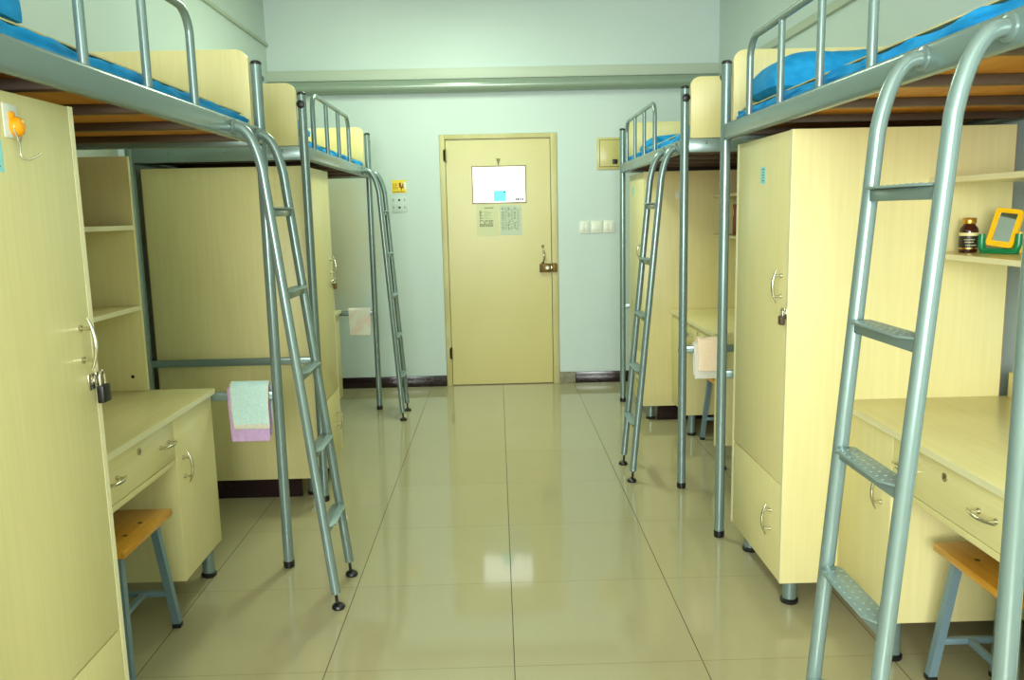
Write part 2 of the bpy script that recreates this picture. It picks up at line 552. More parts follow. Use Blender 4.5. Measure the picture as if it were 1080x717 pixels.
def the_door():
    # frame (root), leaf and fittings
    b = MB()
    y0, y1 = YB - .012, YB + .10
    b.box(-.470, -.424, y0, y1, 0, 2.064, FRAMEP, .004)
    b.box(.428, .480, y0, y1, 0, 2.064, FRAMEP, .004)
    b.box(-.424, .428, y0, y1, 2.026, 2.064, FRAMEP, .004)
    b.box(-.430, -.410, YB + .045, y1, 0, 2.03, FRAMEP)
    b.box(.412, .434, YB + .045, y1, 0, 2.03, FRAMEP)
    root = struct('door_1', b)
    yl = YB + .004
    wx0, wx1, wz0, wz1 = -.214, .227, 1.511, 1.812
    b = MB()
    b.box(-.420, wx0, yl, yl + .04, .008, 2.022, DOORP)
    b.box(wx1, .423, yl, yl + .04, .008, 2.022, DOORP)
    b.box(wx0, wx1, yl, yl + .04, .008, wz0, DOORP)
    b.box(wx0, wx1, yl, yl + .04, wz1, 2.022, DOORP)
    leaf = obj('door_leaf', b, root)
    b = MB()
    for a in ((wx0, wx0 + .008, wz0, wz1), (wx1 - .008, wx1, wz0, wz1), (wx0, wx1, wz0, wz0 + .008), (wx0, wx1, wz1 - .008, wz1)):
        b.box(a[0], a[1], yl - .006, yl + .012, a[2], a[3], DULL, .001)
    obj('window_bead', b, leaf, 'brownish bead round the lit door window')
    b = MB(); b.box(wx0 + .006, wx1 - .006, yl + .014, yl + .020, wz0 + .006, wz1 - .006, LIT)
    obj('window_pane', b, leaf, 'brightly lit frosted door window')
    for hz in (1.90, .28):
        b = MB(); b.cyl((-.422, YB - .016, hz - .05), (-.422, YB - .016, hz + .05), .006, BRASS)
        b.box(-.44, -.405, YB - .012, YB - .010, hz - .045, hz + .045, FRAMEP)
        obj('hinge', b, root)
    # pull handle and latch lock
    b = MB()
    hx, hz = .357, 1.075
    b.tube([(hx, yl, hz + .055), (hx, yl - .018, hz + .050), (hx + .006, yl - .030, hz + .02), (hx + .006, yl - .030, hz - .02),
            (hx, yl - .018, hz - .050), (hx, yl, hz - .058)], [.006, .008, .009, .008, .007, .006], CHROME)
    b.lathe((hx - .002, yl - .001, hz + .078), [(.013, -.004), (.013, .001)], DULL, 18, 'y')
    b.lathe((hx - .004, yl - .001, hz - .060), [(.012, -.004), (.012, .001)], BLACK, 18, 'y')
    obj('handle', b, leaf, 'chrome bow handle')
    b = MB()
    lz = .978
    b.box(.325, .420, yl - .028, yl, lz - .038, lz + .034, BRASS, .005)
    b.box(.428, .468, yl - .036, yl - .006, lz - .036, lz + .036, BRASS, .004)
    b.box(.330, .350, yl - .031, yl - .026, lz - .030, lz + .026, SLATM, .001)
    b.lathe((.388, yl - .028, lz), [(.015, -.006), (.017, 0)], CHROME, 20, 'y')
    b.box(.414, .434, yl - .026, yl - .010, lz - .014, lz + .012, CHROME, .002)
    obj('rim_lock', b, root, 'aged brass rim lock')
    b = MB()
    b.prism([(-.014, 1.868), (.020, 1.868), (.011, 1.845), (.006, 1.815), (0, 1.815), (-.005, 1.845)], 'y', yl - .010, yl, DULL)
    obj('hook', b, leaf, 'small brass hook above the window')
    b = MB(); b.box(-.42, .42, yl + .002, yl + .03, 0, .012, SLATM)
    obj('threshold', b, root)

    # what is stuck on the door
    b = MB()
    b.box(-.186, -.006, yl - .0014, yl - .0004, 1.246, 1.500, PAPER)
    strokes(b, yl - .0014, -.120, -.045, 1.470, 1.482, 1, INK, 1)
    strokes(b, yl - .0014, -.155, -.062, 1.385, 1.450, 6, INK2, 2, fill=.3)
    strokes(b, yl - .0014, -.158, -.140, 1.385, 1.455, 7, INK, 5)
    strokes(b, yl - .0014, -.160, -.048, 1.322, 1.378, 6, INK, 3)
    tag(obj('notice_sheet', b), 'pale printed notice under the lit door window, left one of the pair', 'notice', 'notices on the door')
    b = MB()
    b.box(.004, .186, yl - .0014, yl - .0004, 1.250, 1.495, PAPERB)
    for i in range(6):
        strokes(b, yl - .0014, .022 + i * .025, .042 + i * .025, 1.292, 1.478, 17, INK2 if i % 2 else INK, 20 + i, fill=.42)
    tag(obj('notice_sheet', b), 'bluish tabular notice under the lit door window, right one of the pair', 'notice', 'notices on the door')
    yp = yl + .014
    b = MB(); b.box(-.042, .062, yp - .0014, yp - .0004, 1.527, 1.614, CYANLIT)
    strokes(b, yp - .0014, -.034, .030, 1.598, 1.606, 1, CYAN, 3)
    b.box(.040, .056, yp - .0018, yp - .0014, 1.594, 1.607, INK)
    tag(obj('sticky_note', b), 'cyan paper note stuck on the lit door window', 'note')
    b = MB()
    b.box(.120, .213, yp - .0004, yp - .0002, 1.526, 1.554, LIT)
    strokes(b, yp - .0004, .125, .208, 1.529, 1.551, 1, INKD, 8, fill=.9)
    tag(obj('window_print', b), 'small grey line of print at the lower right of the lit door window', 'lettering')
    b = MB()
    b.box(-.155, -.142, yp - .0004, yp - .0002, 1.690, 1.790, LIT)
    for z in (1.745, 1.700):
        b.box(-.152, -.145, yp - .001, yp - .0004, z, z + .04, INKD)
    tag(obj('window_print', b), 'thin vertical grey print at the upper left of the lit door window', 'lettering')


the_door()


def wall_fittings():
    yw = YB
    t = thing('electrical_box', (.905, YB, 1.758), 'cream electrical cabinet set in the wall right of the door', 'electrical box')
    b = MB(); b.box(.804, 1.004, yw - .012, yw, 1.762, 2.016, DOORP, .004); obj('box_frame', b, t)
    b = MB(); b.box(.824, .996, yw - .0135, yw - .011, 1.782, 1.998, INK); obj('door_gap', b, t)
    b = MB(); b.box(.828, .992, yw - .018, yw - .012, 1.786, 1.994, DOORP, .002); d = obj('box_door', b, t)
    b = MB(); b.box(.930, .970, yw - .026, yw - .018, 1.806, 1.842, BLACK, .003); obj('latch', b, d, 'black latch')
    xs = ((.660, .742), (.753, .846), (.856, .948))
    labs = ('white wall switch right of the door, the one nearest the door', 'white wall switch right of the door, middle one of the three',
            'white wall switch beside the bed post, farthest of the three from the door')
    for i, (a, c) in enumerate(xs):
        t = thing('light_switch', ((a + c) / 2, YB, 1.252), labs[i], 'switch', 'switches right of the door')
        b = MB(); b.box(a, c, yw - .010, yw, 1.252, 1.352, WHITEP, .003); obj('switch_plate', b, t)
        n = (2, 1, 2)[i]
        for k in range(n):
            w = (c - a - .024) / n
            b = MB(); b.box(a + .012 + k * w + .001, a + .012 + (k + 1) * w - .001, yw - .014, yw - .010, 1.272, 1.332, WHITEP, .002)
            obj('rocker', b, t)
    # yellow electric warning sticker
    b = MB(); b.box(-.866, -.746, yw - .002, yw - .0005, 1.612, 1.715, YEL)
    strokes(b, yw - .002, -.858, -.815, 1.640, 1.690, 4, REDINK, 4, fill=.35)
    b.prism([(-.808, 1.690), (-.792, 1.695), (-.786, 1.662), (-.776, 1.668), (-.790, 1.625), (-.797, 1.656), (-.806, 1.650)], 'y', yw - .0026, yw - .002, REDINK)
    b.prism([(-.778, 1.688), (-.762, 1.684), (-.758, 1.652), (-.784, 1.650)], 'y', yw - .0026, yw - .002, REDINK)
    b.box(-.858, -.76, yw - .0026, yw - .002, 1.618, 1.624, REDINK)
    b.prism([(-.770, 1.698), (-.756, 1.702), (-.746, 1.690), (-.748, 1.655), (-.754, 1.615), (-.760, 1.640), (-.770, 1.660)], 'y', yw - .003, yw - .002, WHITEP)
    tag(obj('warning_sticker', b), 'yellow warning sticker with white torn patch on wall left of the door', 'sticker')
    t = thing('wall_socket', (-.81, YB, 1.455), 'flush wall socket plate below the yellow sticker', 'socket')
    b = MB(); b.box(-.870, -.748, yw - .006, yw, 1.456, 1.580, WALL, .002); obj('socket_plate', b, t)
    for z in (1.555, 1.495):
        b = MB(); b.lathe((-.809, yw - .006, z), [(.008, -.003), (.009, 0)], BLACK, 14, 'y')
        obj('socket_hole', b, t)
        for sx in (-.048, .042):
            b = MB(); b.box(-.809 + sx - .004, -.809 + sx + .004, yw - .0075, yw - .006, z - .009, z + .011, INK2)
            obj('socket_slot', b, t)


wall_fittings()

# ------------------------------------------------------------------ loft beds
G_BED = 'grey steel loft beds along both walls'


def pull_handle(b, c, axis, length, out, m=CHROME, r=.0042):
    """bow pull: c = centre on the face, axis 'y' or 'z', out = +1/-1 along x"""
    h = length / 2

    def P(a, d):
        return (c[0] + out * d, c[1] + (a if axis == 'y' else 0), c[2] + (a if axis == 'z' else 0))
    n = 10
    pts = [P(-h * 1.18 + 2.36 * h * i / n, .018 + .014 * (1 - (2 * i / n - 1) ** 2)) for i in range(n + 1)]
    rs = [r * (.55 + .75 * (1 - abs(2 * i / n - 1) ** 2)) for i in range(n + 1)]
    b.tube(pts, rs, m, 10)
    for s in (-1, 1):
        b.cyl(P(s * h * .72, 0), P(s * h * .72, .024), .0045, m, 10)
        b.cyl(P(s * h * .72, -.0005), P(s * h * .72, .004), .008, m, 12)
    return b


def bed(s, y0, y1, guard, lad, xf, label, xp=.915):
    """s = side (-1 left, +1 right); guard = (ya, yb); lad = the two ladder rail depths; xf = ladder foot distance"""
    xo, xi = s * xp, s * 1.762
    root = thing('loft_bed', (s * 1.34, (y0 + y1) / 2, 0), label, 'loft bed', G_BED)
    for x in (xo, xi):
        for y, e in ((y0, -1), (y1, 1)):
            b = MB(); b.cyl((x, y, .018), (x, y, 2.004), .0205, STEEL, 22)
            post = obj('post', b, root)
            b = MB(); b.lathe((x, y, 0), [(.019, 0), (.0225, .004), (.0228, .028), (.021, .030)], BLACK)
            obj('foot_cap', b, post, 'black foot cap')
            b = MB(); b.lathe((x, y, 2.004), [(.0212, -.004), (.0212, .004), (.015, .010)], BLACK)
            obj('top_cap', b, post)
            b = MB(); b.lathe((x, y, 1.955), [(.018, e * .016), (.0185, e * .034), (.012, e * .038)], BLACK, 22, 'y')
            obj('joint_cap', b, post, 'black round joint cap')
    for x in (xo, xi):
        b = MB(); b.box(x - .016, x + .016, y0 + .018, y1 - .018, 1.698, 1.766, STEEL, .011, 3)
        obj('side_rail', b, root)
    for y, e in ((y0, -1), (y1, 1)):
        b = MB(); b.box(xo + s * .018, xi - s * .018, y - .013, y + .013, 1.700, 1.766, STEEL, .005)
        for k in (.12, .45, .78):
            b.lathe((xo + (xi - xo) * k, y, 1.745), [(.008, e * .013), (.007, e * .017), (.003, e * .018)], STEEL, 12, 'y')
        obj('end_rail', b, root)
        b = MB(); b.box(xo + s * .018, xi - s * .018, y - .010, y + .010, .709, .745, STEEL, .004)
        obj('crossbar', b, root)
        # headboard with round upper corners
        xa, xb, za, zb, r = xo + s * .026, xi - s * .024, 1.767, 2.055, .045
        pts = [(xa, za), (xb, za)]
        pts += [(xb - s * r + s * r * math.cos(a), zb - r + r * math.sin(a)) for a in [PI / 2 * i / 6 for i in range(7)]]
        pts += [(xa + s * r - s * r * math.sin(a), zb - r + r * math.cos(a)) for a in [PI / 2 * i / 6 for i in range(7)]]
        b = MB(); b.prism(pts, 'y', y - .010, y + .010, LAM, .002)
        obj('headboard', b, root)
    for i in range(5):
        yc = y0 + .18 + .40 * i
        b = MB(); b.box(xo + s * .015, xi - s * .015, yc - .018, yc + .018, 1.702, 1.726, SLATM, .002)
        obj('slat', b, root, 'grey steel cross slat coloured dark brown for shade')
    b = MB(); b.box(xo + s * .016, xi - s * .016, y0 + .02, y1 - .02, 1.726, 1.738, BOARD)
    obj('bed_board', b, root, 'orange varnished bed board')
    # guard rail
    ga, gb = guard
    r, zt, zb = .075, 2.036, 1.762
    path = [(xo, ga, zb), (xo, ga, zt - r)]
    path += arc((ga + r, zt - r), r, PI, PI / 2, 8, lambda u, v: (xo, u, v))[1:]
    path += arc((gb - r, zt - r), r, PI / 2, 0, 8, lambda u, v: (xo, u, v))
    path += [(xo, gb, zb)]
    b = MB(); b.tube(path, .0125, STEEL, 16)
    g = obj('guard_rail', b, root)
    for k in (1, 2):
        yy = ga + (gb - ga) * k / 3
        b = MB(); b.cyl((xo, yy, zb), (xo, yy, zt - .004), .0115, STEEL, 16)
        obj('guard_bar', b, g)
    # ladder
    def lx(z):  # straight run of a ladder rail
        return s * (.812 - (.812 - xf) * (1.585 - z) / 1.585)
    b = MB()
    for y in lad:
        p = [(s * (xp - .020), y, 1.734), (s * .880, y, 1.731)]
        P0, P1, P2 = Vector((.880, 1.731)), Vector((.835, 1.715)), Vector((.812, 1.585))
        for i in range(1, 13):
            t = i / 12
            q = (1 - t) ** 2 * P0 + 2 * t * (1 - t) * P1 + t * t * P2
            p.append((s * q.x, y, q.y))
        p.append((lx(.06), y, .06))
        b.tube(p, .0172, STEEL, 18)
    ld = obj('ladder', b, root)
    ym = sum(lad) / 2
    for y in lad:
        b = MB()
        b.lathe((s * (xp - .0165), y, 1.733), [(.027, -s * .0), (.027, -s * .006), (.02, -s * .009)], STEEL, 24, 'x')
        b.lathe((s * (xp - .0165), y + .010, 1.733), [(.008, -s * .006), (.008, -s * .014), (.004, -s * .017)], CHROME, 12, 'x')
        obj('bracket', b, ld)
        b = MB()
        x = lx(.0)
        b.cyl((lx(.03), y, .012), (lx(.066), y, .066), .006, BLACK, 10)
        b.lathe((x, y, 0), [(.022, 0), (.025, .006), (.022, .014), (.012, .019), (.006, .024)], BLACK)
        obj('foot', b, ld, 'black swivel foot')
    ya, yb = min(lad) + .016, max(lad) - .016
    for z in (1.462, 1.172, .880, .592, .308):
        xc = lx(z)
        b = MB()
        b.box(xc - .011, xc + .011, ya, yb, z - .030, z - .004, STEEL, .003)
        xw0, xw1 = xc + s * .024, xc - s * .032
        c = .030
        pts = [(xw0, ya + .012), (xw0, yb - .012), (xw0 - s * .004, yb - .004), (xw0 - s * .014, yb), (xw1 + s * .020, yb), (xw1, yb - c), (xw1, ya + c),
               (xw1 + s * .020, ya), (xw0 - s * .014, ya), (xw0 - s * .004, ya + .004)]
        b.prism(pts, 'z', z - .004, z + .001, TREAD, .001)
        for i in range(9):
            for j in range(3):
                px = xc + s * .014 - s * .018 * j
                py = ya + .03 + (yb - ya - .06) * i / 8
                b.lathe((px, py, z + .001), [(.0038, 0), (.0026, .0016)], TREAD, 8)
        obj('rung', b, ld)
    return root


BEDS = {
    'FL': bed(-1, 1.235, 3.233, (1.545, 2.55), (2.855, 3.135), .640, 'grey steel loft bed at front left, above the wardrobe with the orange hook'),
    'BL': bed(-1, 4.030, 6.018, (4.255, 5.26), (5.655, 5.945), .712, 'grey steel loft bed at back left, beside the yellow wall sticker', .930),
    'FR': bed(1, 1.430, 3.424, (2.110, 3.112), (1.520, 1.820), .692, 'grey steel loft bed at front right, above the shelf with bottle and mirror', .922),
    'BR': bed(1, 4.078, 6.064, (4.840, 5.860), (4.195, 4.500), .664, 'grey steel loft bed at back right, beside the three wall switches', .902),
}


# ------------------------------------------------------------------ bedding
def mattress(s, y0, y1, seed, where, bump=None, xp=.915):
    xa, xb = sorted((s * (xp + .031), s * 1.736))
    off = Vector((seed * 3.1, seed * 1.7, 0))

    def fn(p, n, u, v, w):
        q = p.copy()
        a = noise.noise(Vector((p.x * 5, p.y * 7, p.z * 16)) + off)
        c = noise.noise(Vector((p.x * 14, p.y * 16 + p.z * 40, p.z * 26)) + off)
        side = 1 if (abs(n.x) > .3 or abs(n.y) > .3) and n.z < .9 else .1
        f = noise.noise(Vector((p.y * 7 + p.z * 60, p.z * 42 - p.y * 3, p.x)) + off)
        q += n * (a * .009 + c * .006 + f * .010) * side
        q.z = max(q.z, 1.7385)
        lim = .010 if q.z < 1.768 else .016
        q.x = min(max(q.x, xa - lim), xb + .004)
        q.y = min(max(q.y, y0 + .022), y1 - .022)
        if bump and p.z > 1.76:
            q.z += .03 * math.exp(-((p.y - bump) / .14) ** 2)
        return q
    b = MB(); b.soft(xa, xb, y0 + .026, y1 - .026, 1.7385, 1.813, .022, BLUE, fn, 20, 150, 12)
    tag(obj('mattress', b), 'mattress in a wrinkled blue sheet on the %s loft bed' % where, 'mattress', 'blue mattresses on the loft beds')
    b = MB()
    xa, xb = sorted((s * (xp + .052), s * 1.715))
    nx, ny = 8, 40
    ya, yb = y0 + .05, y1 - .05
    top, bot = {}, {}
    for i in range(nx + 1):
        for j in range(ny + 1):
            x = xa + (xb - xa) * i / nx
            y = ya + (yb - ya) * j / ny
            z = 1.8152 + .001 * noise.noise(Vector((x * 4, y * 4, seed)))
            if bump:
                z += .03 * math.exp(-((y - bump) / .14) ** 2)
            top[i, j] = b.bm.verts.new((x, y, z + .004))
            bot[i, j] = b.bm.verts.new((x, y, z))
    for i in range(nx):
        for j in range(ny):
            b.face([top[i, j], top[i + 1, j], top[i + 1, j + 1], top[i, j + 1]], STRAW)
            b.face([bot[i, j], bot[i, j + 1], bot[i + 1, j + 1], bot[i + 1, j]], STRAW)
    for j in range(ny):
        for i in (0, nx):
            b.face([top[i, j], top[i, j + 1], bot[i, j + 1], bot[i, j]], STRAW)
    for i in range(nx):
        for j in (0, ny):
            b.face([top[i, j], top[i + 1, j], bot[i + 1, j], bot[i, j]], STRAW)
    tag(obj('sleeping_mat', b), 'straw-coloured sleeping mat lying on the %s blue mattress' % where, 'sleeping mat', 'sleeping mats on the loft beds')


def pillow(xc, yc, lx_, ly_, h, z0, seed, label, block=0.0):
    def fn(p, n, u, v, w):
        k = (1 - abs(u) ** 3.2) * (1 - abs(v) ** 3.2)
        k = .16 + .84 * max(k, 0) ** .55
        k = block + (1 - block) * k
        ex = 1 - .07 * (abs(v) ** 2) * (abs(u) ** 4)
        q = Vector((xc + u * lx_ / 2 * (1 - .05 * (1 - abs(v)) * abs(u) ** 3) * ex, yc + v * ly_ / 2 * ex, z0 + h * .22 + w * k * h * (.78 if w > 0 else .22)))
        q += n * .006 * noise.noise(Vector((q.x * 12, q.y * 12, q.z * 12 + seed)))
        q.z += .007 * noise.noise(Vector((q.x * 7, q.y * 5, seed)))
        q.z = max(q.z, z0 + .002)
        return q
    b = MB(); b.soft(-1, 1, -1, 1, -1, 1, .02, BLUE, fn, 26, 22, 10)
    tag(obj('pillow', b), label, 'pillow', 'blue pillows on the loft beds')


mattress(-1, 1.235, 3.233, 1, 'front left')
mattress(-1, 4.030, 6.018, 2, 'back left', xp=.930)
mattress(1, 1.430, 3.424, 3, 'front right', xp=.922)
mattress(1, 4.078, 6.064, 4, 'back right', 4.20, xp=.902)
ZM = 1.823
pillow(-1.25, 1.54, .56, .53, .24, ZM, 1, 'blue pillow at the top left corner, behind the front left guard rail', .72)
pillow(-1.26, 4.26, .58, .40, .13, ZM, 2, 'blue pillow on the back left loft bed, beside the head post')
pillow(1.27, 3.21, .60, .36, .175, ZM, 3, 'plump blue pillow against the headboard of the front right bed')
pillow(1.28, 5.78, .58, .40, .11, ZM, 4, 'blue pillow at the far end of the back right loft bed')


# ------------------------------------------------------------------ wardrobes
def foot_leg(root, x, y, h, r=.026):
    b = MB(); b.cyl((x, y, .016), (x, y, h + .001), r, STEEL, 22)
    l = obj('leg', b, root)
    b = MB(); b.lathe((x, y, 0), [(r + .004, 0), (r + .006, .004), (r + .006, .014), (r + .001, .018)], BLACK)
    obj('foot_pad', b, l, 'black foot pad')


def wardrobe(s, y0, y1, hinge_far, label, xd=1.70, sticker=None, under_board=0):
    """door handle sits at the near edge unless hinge_far is False"""
    xa, xb, z0, z1, t = .951, xd, .105, 1.676, .018
    root = thing('wardrobe', (s * (xa + xb) / 2, (y0 + y1) / 2, 0), label, 'wardrobe', 'birch wardrobes under the loft beds')
    b = MB()
    b.box(s * xa, s * xb, y0, y0 + t, z0, z1, LAM, .001)
    b.box(s * xa, s * xb, y1 - t, y1, z0, z1, LAM, .001)
    b.box(s * (xa + .021), s * xb, y0 + t, y1 - t, z1 - t, z1, LAM)
    b.box(s * (xa + .021), s * xb, y0 + t, y1 - t, z0, z0 + t, LAM)
    b.box(s * (xa + .022), s * xb, y0 + t, y1 - t, .452, .452 + t, LAM)
    b.box(s * (xb - .01), s * xb, y0 + t, y1 - t, z0 + t, z1 - t, LAM)
    b.box(s * xb, s * (xb + .0015), y0, y0 + t, z0, z1, RAW)
    c = obj('carcass', b, root)
    b = MB()
    for y in (y0, y1 - t):
        b.box(s * (xa - .0015), s * xa, y, y + t, z0, z1, EDGE)
    obj('edge_band', b, c)
    g = .003
    hy = y0 + t + .045 if hinge_far else y1 - t - .045
    b = MB(); b.box(s * (xa - .001), s * (xa + .018), y0 + t + g, y1 - t - g, 0.464, z1 - .001, LAM, .0015)
    d = obj('upper_door', b, root)
    b = MB(); pull_handle(b, (s * (xa - .001), hy, 1.158), 'z', .098, -s); obj('handle', b, d, 'chrome bow handle')
    b = MB()
    hp = y0 if hinge_far else y1
    e = 1 if hinge_far else -1
    zt = 1.068
    b.box(s * (xa - .0035), s * (xa - .001), hp + e * (t + .006), hp + e * (t + .034), zt - .018, zt + .018, CHROME, .001)
    b.box(s * (xa - .0035), s * (xa - .0015), hp + e * .001, hp + e * (t - .001), zt - .018, zt + .018, CHROME, .001)
    b.tube(arc((hp + e * (t + .001), zt), .012, 0, PI, 8, lambda u, v: (s * (xa - .004) , u, v)), .0025, CHROME, 8)
    obj('hasp', b, d, 'small metal hasp')
    if sticker:
        b = MB()
        ys = y0 + (y1 - y0) * sticker[0]
        b.box(s * (xa - .0018), s * (xa - .0008), ys - .025, ys + .025, sticker[1] - .030, sticker[1] + .030, CYAN)
        for k in range(5):
            w = (.018, .010, .014, .010, .015)[k]
            b.box(s * (xa - .0022), s * (xa - .0018), ys - w, ys + w * .9, sticker[1] + .019 - k * .010, sticker[1] + .022 - k * .010, INK)
        obj('sticker', b, d, 'small cyan printed sticker')
    b = MB(); b.box(s * (xa - .001), s * (xa + .018), y0 + t + g, y1 - t - g, z0 + .001, .459, LAM, .0015)
    d2 = obj('lower_door', b, root)
    b = MB(); pull_handle(b, (s * (xa - .001), hy + (.05 if hinge_far else -.05), .302), 'z', .098, -s); obj('handle', b, d2, 'chrome bow handle')
    if under_board:
        b = MB(); b.box(s * (xa + under_board), s * xb, y0 + .030, y0 + .044, 0, z0, BASE)  # dark upright board in the gap below the carcass
        obj('under_board', b, root, 'dark maroon board below the wardrobe')
    for x in (xa + .062, xb - .06):
        for y in (y0 + .075, y1 - .075):
            foot_leg(root, s * x, y, z0)
    return root, d


W1, W1D = wardrobe(-1, 1.262, 1.880, False, 'birch wardrobe at front left with orange hook and black padlock', 1.72, (.505, 1.552))
W2, W2D = wardrobe(-1, 4.075, 4.640, False, 'birch wardrobe at back left showing its blank side, behind the mint towel', 1.735, (.16, 1.540), .11)
W3, W3D = wardrobe(1, 2.730, 3.345, True, 'birch wardrobe at front right beside the bottle shelf', 1.69, (.47, 1.541))
W4, W4D = wardrobe(1, 5.455, 6.035, True, 'birch wardrobe at back right, nearest the wall switches', 1.70, (.72, 1.560), .10)

# orange adhesive hook on the front left wardrobe door
b = MB()
xs = -.950
b.box(xs, xs + .003, 1.612, 1.660, 1.588, 1.652, WHITEP, .001)
obj('hook_plate', b, W1D, 'clear white backing plate')
b = MB()
b.lathe((xs + .003, 1.644, 1.610), [(.018, 0), (.019, .007), (.016, .013), (.009, .017), (.004, .018)], ORANGE, 24, 'x')
b.lathe((xs + .003, 1.634, 1.630), [(.008, 0), (.008, .005), (.004, .007)], ORANGE, 18, 'x')
b.tube([(xs + .010, 1.628, 1.604), (xs + .012, 1.634, 1.590), (xs + .012, 1.640, 1.578), (xs + .012, 1.640, 1.556), (xs + .014, 1.642, 1.549),
        (xs + .022, 1.650, 1.548), (xs + .034, 1.660, 1.556), (xs + .038, 1.664, 1.561)], .0022, CHROME, 10)
b.tube([(xs + .010, 1.653, 1.604), (xs + .012, 1.648, 1.590), (xs + .012, 1.641, 1.578)], .0020, CHROME, 8)
obj('adhesive_hook', b, W1D, 'orange plastic hook with wire loop')
# white adhesive hook on the side of the back right wardrobe
b = MB()
b.box(1.160, 1.200, 5.452, 5.4555, 1.500, 1.545, WHITEP, .001)
b.lathe((1.180, 5.4525, 1.520), [(.016, -.010), (.019, 0)], WHITEP, 20, 'y')
obj('adhesive_hook', b, W4, 'white round adhesive hook')


def padlock(s, y, z, label, body=BLACK, big=1.0):
    x = s * .951
    t = thing('padlock', (x - s * .012, y, z - .048 * big), label, 'padlock')
    b = MB()
    b.box(x - s * .005, x - s * .021, y - .016 * big, y + .016 * big, z - .050 * big, z - .014 * big, body, .003)
    obj('lock_body', b, t)
    b = MB()
    r = .010 * big
    pts = [(x - s * .012, y - r, z - .016 * big), (x - s * .012, y - r, z + .004)] + arc((y, z + .004), r, PI, 0, 8, lambda u, v: (x - s * .012, u, v))[1:] + [(x - s * .012, y + r, z - .016 * big)]
    b.tube(pts, .003 * big, CHROME, 10)
    obj('shackle', b, t, 'steel shackle')


padlock(-1, 1.872, 1.072, 'black padlock on the front left wardrobe', BLACK, 1.15)
padlock(1, 2.752, 1.072, 'small steel padlock on the front right wardrobe', SLATM, .85)
padlock(-1, 4.632, 1.072, 'small brass padlock on the back left wardrobe', BRASS, .9)


# ------------------------------------------------------------------ desks, hutches
def desk(s, y0, y1, cab, label, xf=1.155):
    """y1 is the end with the cupboard (far end)"""
    xb, zt, t = 1.735, .768, .024
    root = thing('desk', (s * (xf + xb) / 2, (y0 + y1) / 2, 0), label, 'desk', 'birch desks under the loft beds')
    b = MB()
    b.box(s * xf, s * xb, y0, y1, zt - t, zt, LAMH, .003)
    tp = obj('desk_top', b, root)
    b = MB(); b.box(s * (xf - .0015), s * xf, y0 + .003, y1 - .003, zt - t + .003, zt - .003, EDGE); obj('edge_band', b, tp)
    fx = xf + .018
    z0 = .138
    yc = y1 - cab
    p = .018
    b = MB()
    b.box(s * (fx + .0), s * (xb - .01), y1 - p, y1, z0, zt - t, LAM, .001)
    b.box(s * (fx + .0), s * (xb - .01), yc, yc + p, z0, zt - t, LAM, .001)
    b.box(s * (fx + .02), s * (xb - .01), yc + p, y1 - p, z0, z0 + p, LAM)
    b.box(s * (xb - .02), s * (xb - .01), y0 + p, y1 - p, .30, zt - t, LAM)
    b.box(s * (fx + .0), s * (xb - .01), y0, y0 + p, z0, zt - t, LAM, .001)
    b.box(s * fx, s * (fx + .02), y0 + p, yc, .578, .597, LAMH, .001)
    obj('carcass', b, root)
    # cupboard door
    b = MB(); b.box(s * (fx - .001), s * (fx + .017), yc + .004, y1 - .002, z0 + .002, zt - t - .004, LAM, .0015)
    d = obj('cupboard_door', b, root)
    b = MB(); pull_handle(b, (s * (fx - .001), yc + .058, .548), 'z', .096, -s); obj('handle', b, d, 'chrome bow handle')
    # drawer
    b = MB()
    ya, yb = y0 + p + .003, yc - .003
    b.box(s * (fx - .001), s * (fx + .017), ya, yb, .600, zt - t - .004, LAMH, .0015)
    b.box(s * (fx + .017), s * (fx + .42), ya + .02, ya + .032, .612, .72, LAM)
    b.box(s * (fx + .017), s * (fx + .42), yb - .032, yb - .02, .612, .72, LAM)
    b.box(s * (fx + .017), s * (fx + .42), ya + .032, yb - .032, .612, .618, LAM)
    dr = obj('drawer', b, root)
    ym = (ya + yb) / 2 + .04
    for k in (-1, 1):
        b = MB(); pull_handle(b, (s * (fx - .001), ym + k * .195, .672), 'y', .098, -s); obj('handle', b, dr, 'chrome bow handle')
    b = MB(); b.lathe((s * (fx - .001), ym, .706), [(.012, 0), (.012, -s * .004), (.007, -s * .005)], CHROME, 20, 'x')
    b.box(s * (fx - .0065), s * (fx - .0055), ym - .0015, ym + .0015, .701, .711, BLACK)
    obj('lock', b, dr, 'round metal lock')
    for x in (fx + .05, xb - .07):
        for y in ((y1 - .034) if s < 0 else (yc + .045), y0 + .022):
            foot_leg(root, s * x, y, z0, .024 if y != y0 + .022 else .017)


desk(-1, 2.150, 3.205, .385, 'birch desk at front left with the stool pushed under it', 1.155)
desk(-1, 4.850, 5.890, .385, 'birch desk at back left, mostly hidden behind the wardrobe side', 1.155)
desk(1, 1.690, 2.728, .362, 'birch desk at front right below the bottle shelf', 1.135)
desk(1, 4.345, 5.450, .410, 'birch desk at back right, seen between the two bed posts', 1.125)


